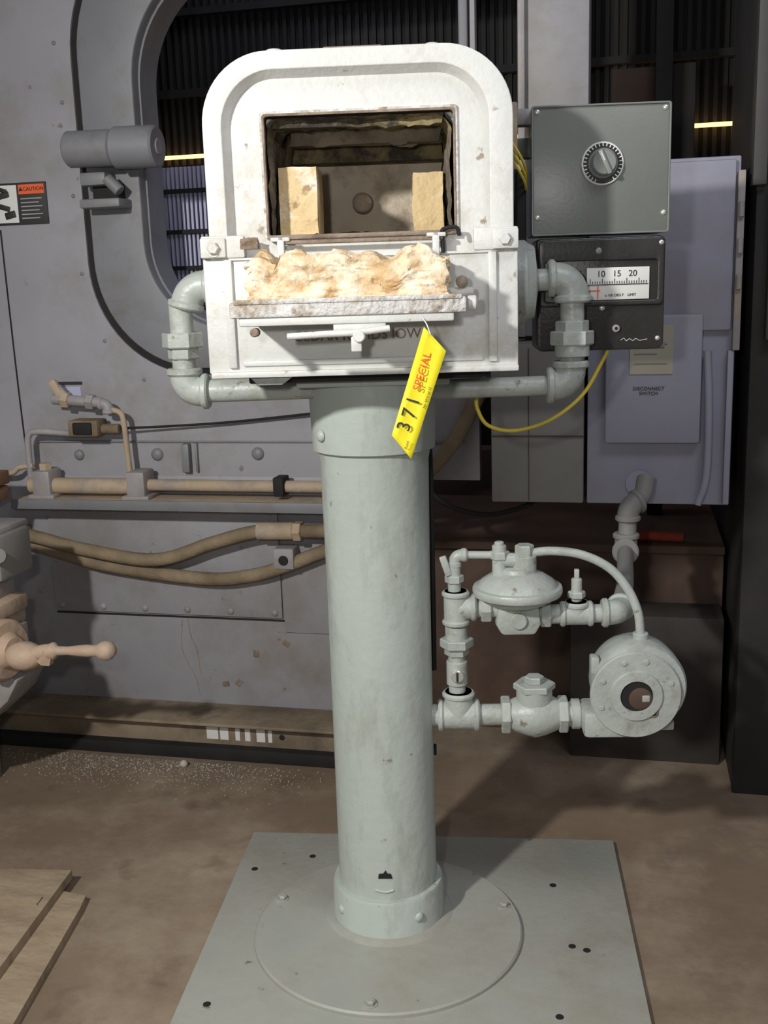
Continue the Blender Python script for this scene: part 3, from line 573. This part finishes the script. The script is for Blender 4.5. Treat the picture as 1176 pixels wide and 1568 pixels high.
TB=empty('timber_blocks'); box('timber_a',TB,-1.62,-1.435,2.15,2.25,.695,.728,'brickw',.004); box('timber_b',TB,-1.62,-1.44,2.15,2.25,.657,.691,'brickw',.004)
box('timber_shelf',TB,-1.62,-1.48,2.14,2.28,.64,.655,'steel',.002)

# =================================================================== BOARDS ON FLOOR
Wd=empty('floor_boards',(0,0,0),0)
def board(name,pts,z0,z1,m='wood'):
    bm=bmesh.new(); A=[bm.verts.new((x,y,z0)) for x,y in pts]; B=[bm.verts.new((x,y,z1)) for x,y in pts]; n=len(pts)
    bm.faces.new(A[::-1]); bm.faces.new(B)
    for i in range(n): bm.faces.new((A[i],A[(i+1)%n],B[(i+1)%n],B[i]))
    return finish(bm,name,Wd,m)
board('plywood_lower',[(-1.7,1.55),(-1.07,1.66),(-.985,1.65),(-.975,1.61),(-.905,1.20),(-1.6,1.1)],0,.016)
board('plywood_upper',[(-1.7,1.62),(-1.19,1.68),(-1.04,1.70),(-1.035,1.65),(-.985,1.2),(-1.6,1.1)],.016,.034)
board('plywood_cross_batten',[(-1.7,1.56),(-1.045,1.60),(-1.042,1.575),(-1.7,1.535)],.034,.038)
# debris
D=empty('floor_debris'); bm=bmesh.new()
for i in range(1900):
    x=random.gauss(-1.12,.20); y=2.262-abs(random.gauss(0,.065)); s=random.uniform(.0006,.0022)
    mt=Matrix.Translation((x,y,s*.4))@Matrix.Rotation(random.random()*3,4,'Z')@Matrix.Diagonal((s,s*random.uniform(.5,1.2),s*.6,1))
    bmesh.ops.create_icosphere(bm,subdivisions=1,radius=1,matrix=mt)
bmesh.ops.create_icosphere(bm,subdivisions=2,radius=.010,matrix=Matrix.Translation((-1.035,2.235,.007)))
finish(bm,'chips',D,'debris')

# =================================================================== LIGHT
def light(kind,name,loc,energy,col,size=.1,target=None,spot=None,blend=.6):
    l=bpy.data.lights.new(name,kind); l.energy=energy; l.color=col
    if kind=='AREA': l.size=size
    else: l.shadow_soft_size=size
    if spot: l.spot_size=rad(spot); l.spot_blend=blend
    o=bpy.data.objects.new(name,l); S.collection.objects.link(o); o.location=loc
    if target: o.rotation_euler=(Vector(target)-Vector(loc)).to_track_quat('-Z','Y').to_euler()
    return o
light('SPOT','work_light',(-1.05,-.10,1.80),155,(1,.99,.95),.05,(-.5,1.7,.9),100,.95)
light('POINT','camera_flash_fill',(-.16,.05,1.22),20,(1,.98,.95),.03)  # flash-like fill added beside the camera, reaches into the chamber
light('AREA','shop_ceiling_lamp',(.5,1.0,2.55),18,(.90,.92,1.0),.8,(-.1,2.3,.6))
light('AREA','rear_shop_lamp',(-.9,2.85,2.5),3,(.75,.78,1.0),.4,(-.9,2.6,1.0))
w=bpy.data.worlds.new('w'); S.world=w; w.use_nodes=True; w.node_tree.nodes['Background'].inputs[0].default_value=(.86,.87,.9,1); w.node_tree.nodes['Background'].inputs[1].default_value=.2
S.view_settings.view_transform='Standard'
# =================================================================== CAMERA
cam=bpy.data.cameras.new('camera'); co=bpy.data.objects.new('camera',cam); S.collection.objects.link(co); S.camera=co
cam.sensor_fit='VERTICAL'; cam.sensor_height=24; cam.lens=24*2300/2212; cam.clip_start=.02
co.matrix_world=Matrix.Translation((0,0,1.13))@Matrix.Rotation(rad(13),4,'Z')@Matrix.Rotation(rad(78),4,'X')@Matrix.Rotation(rad(-1.8),4,'Z')
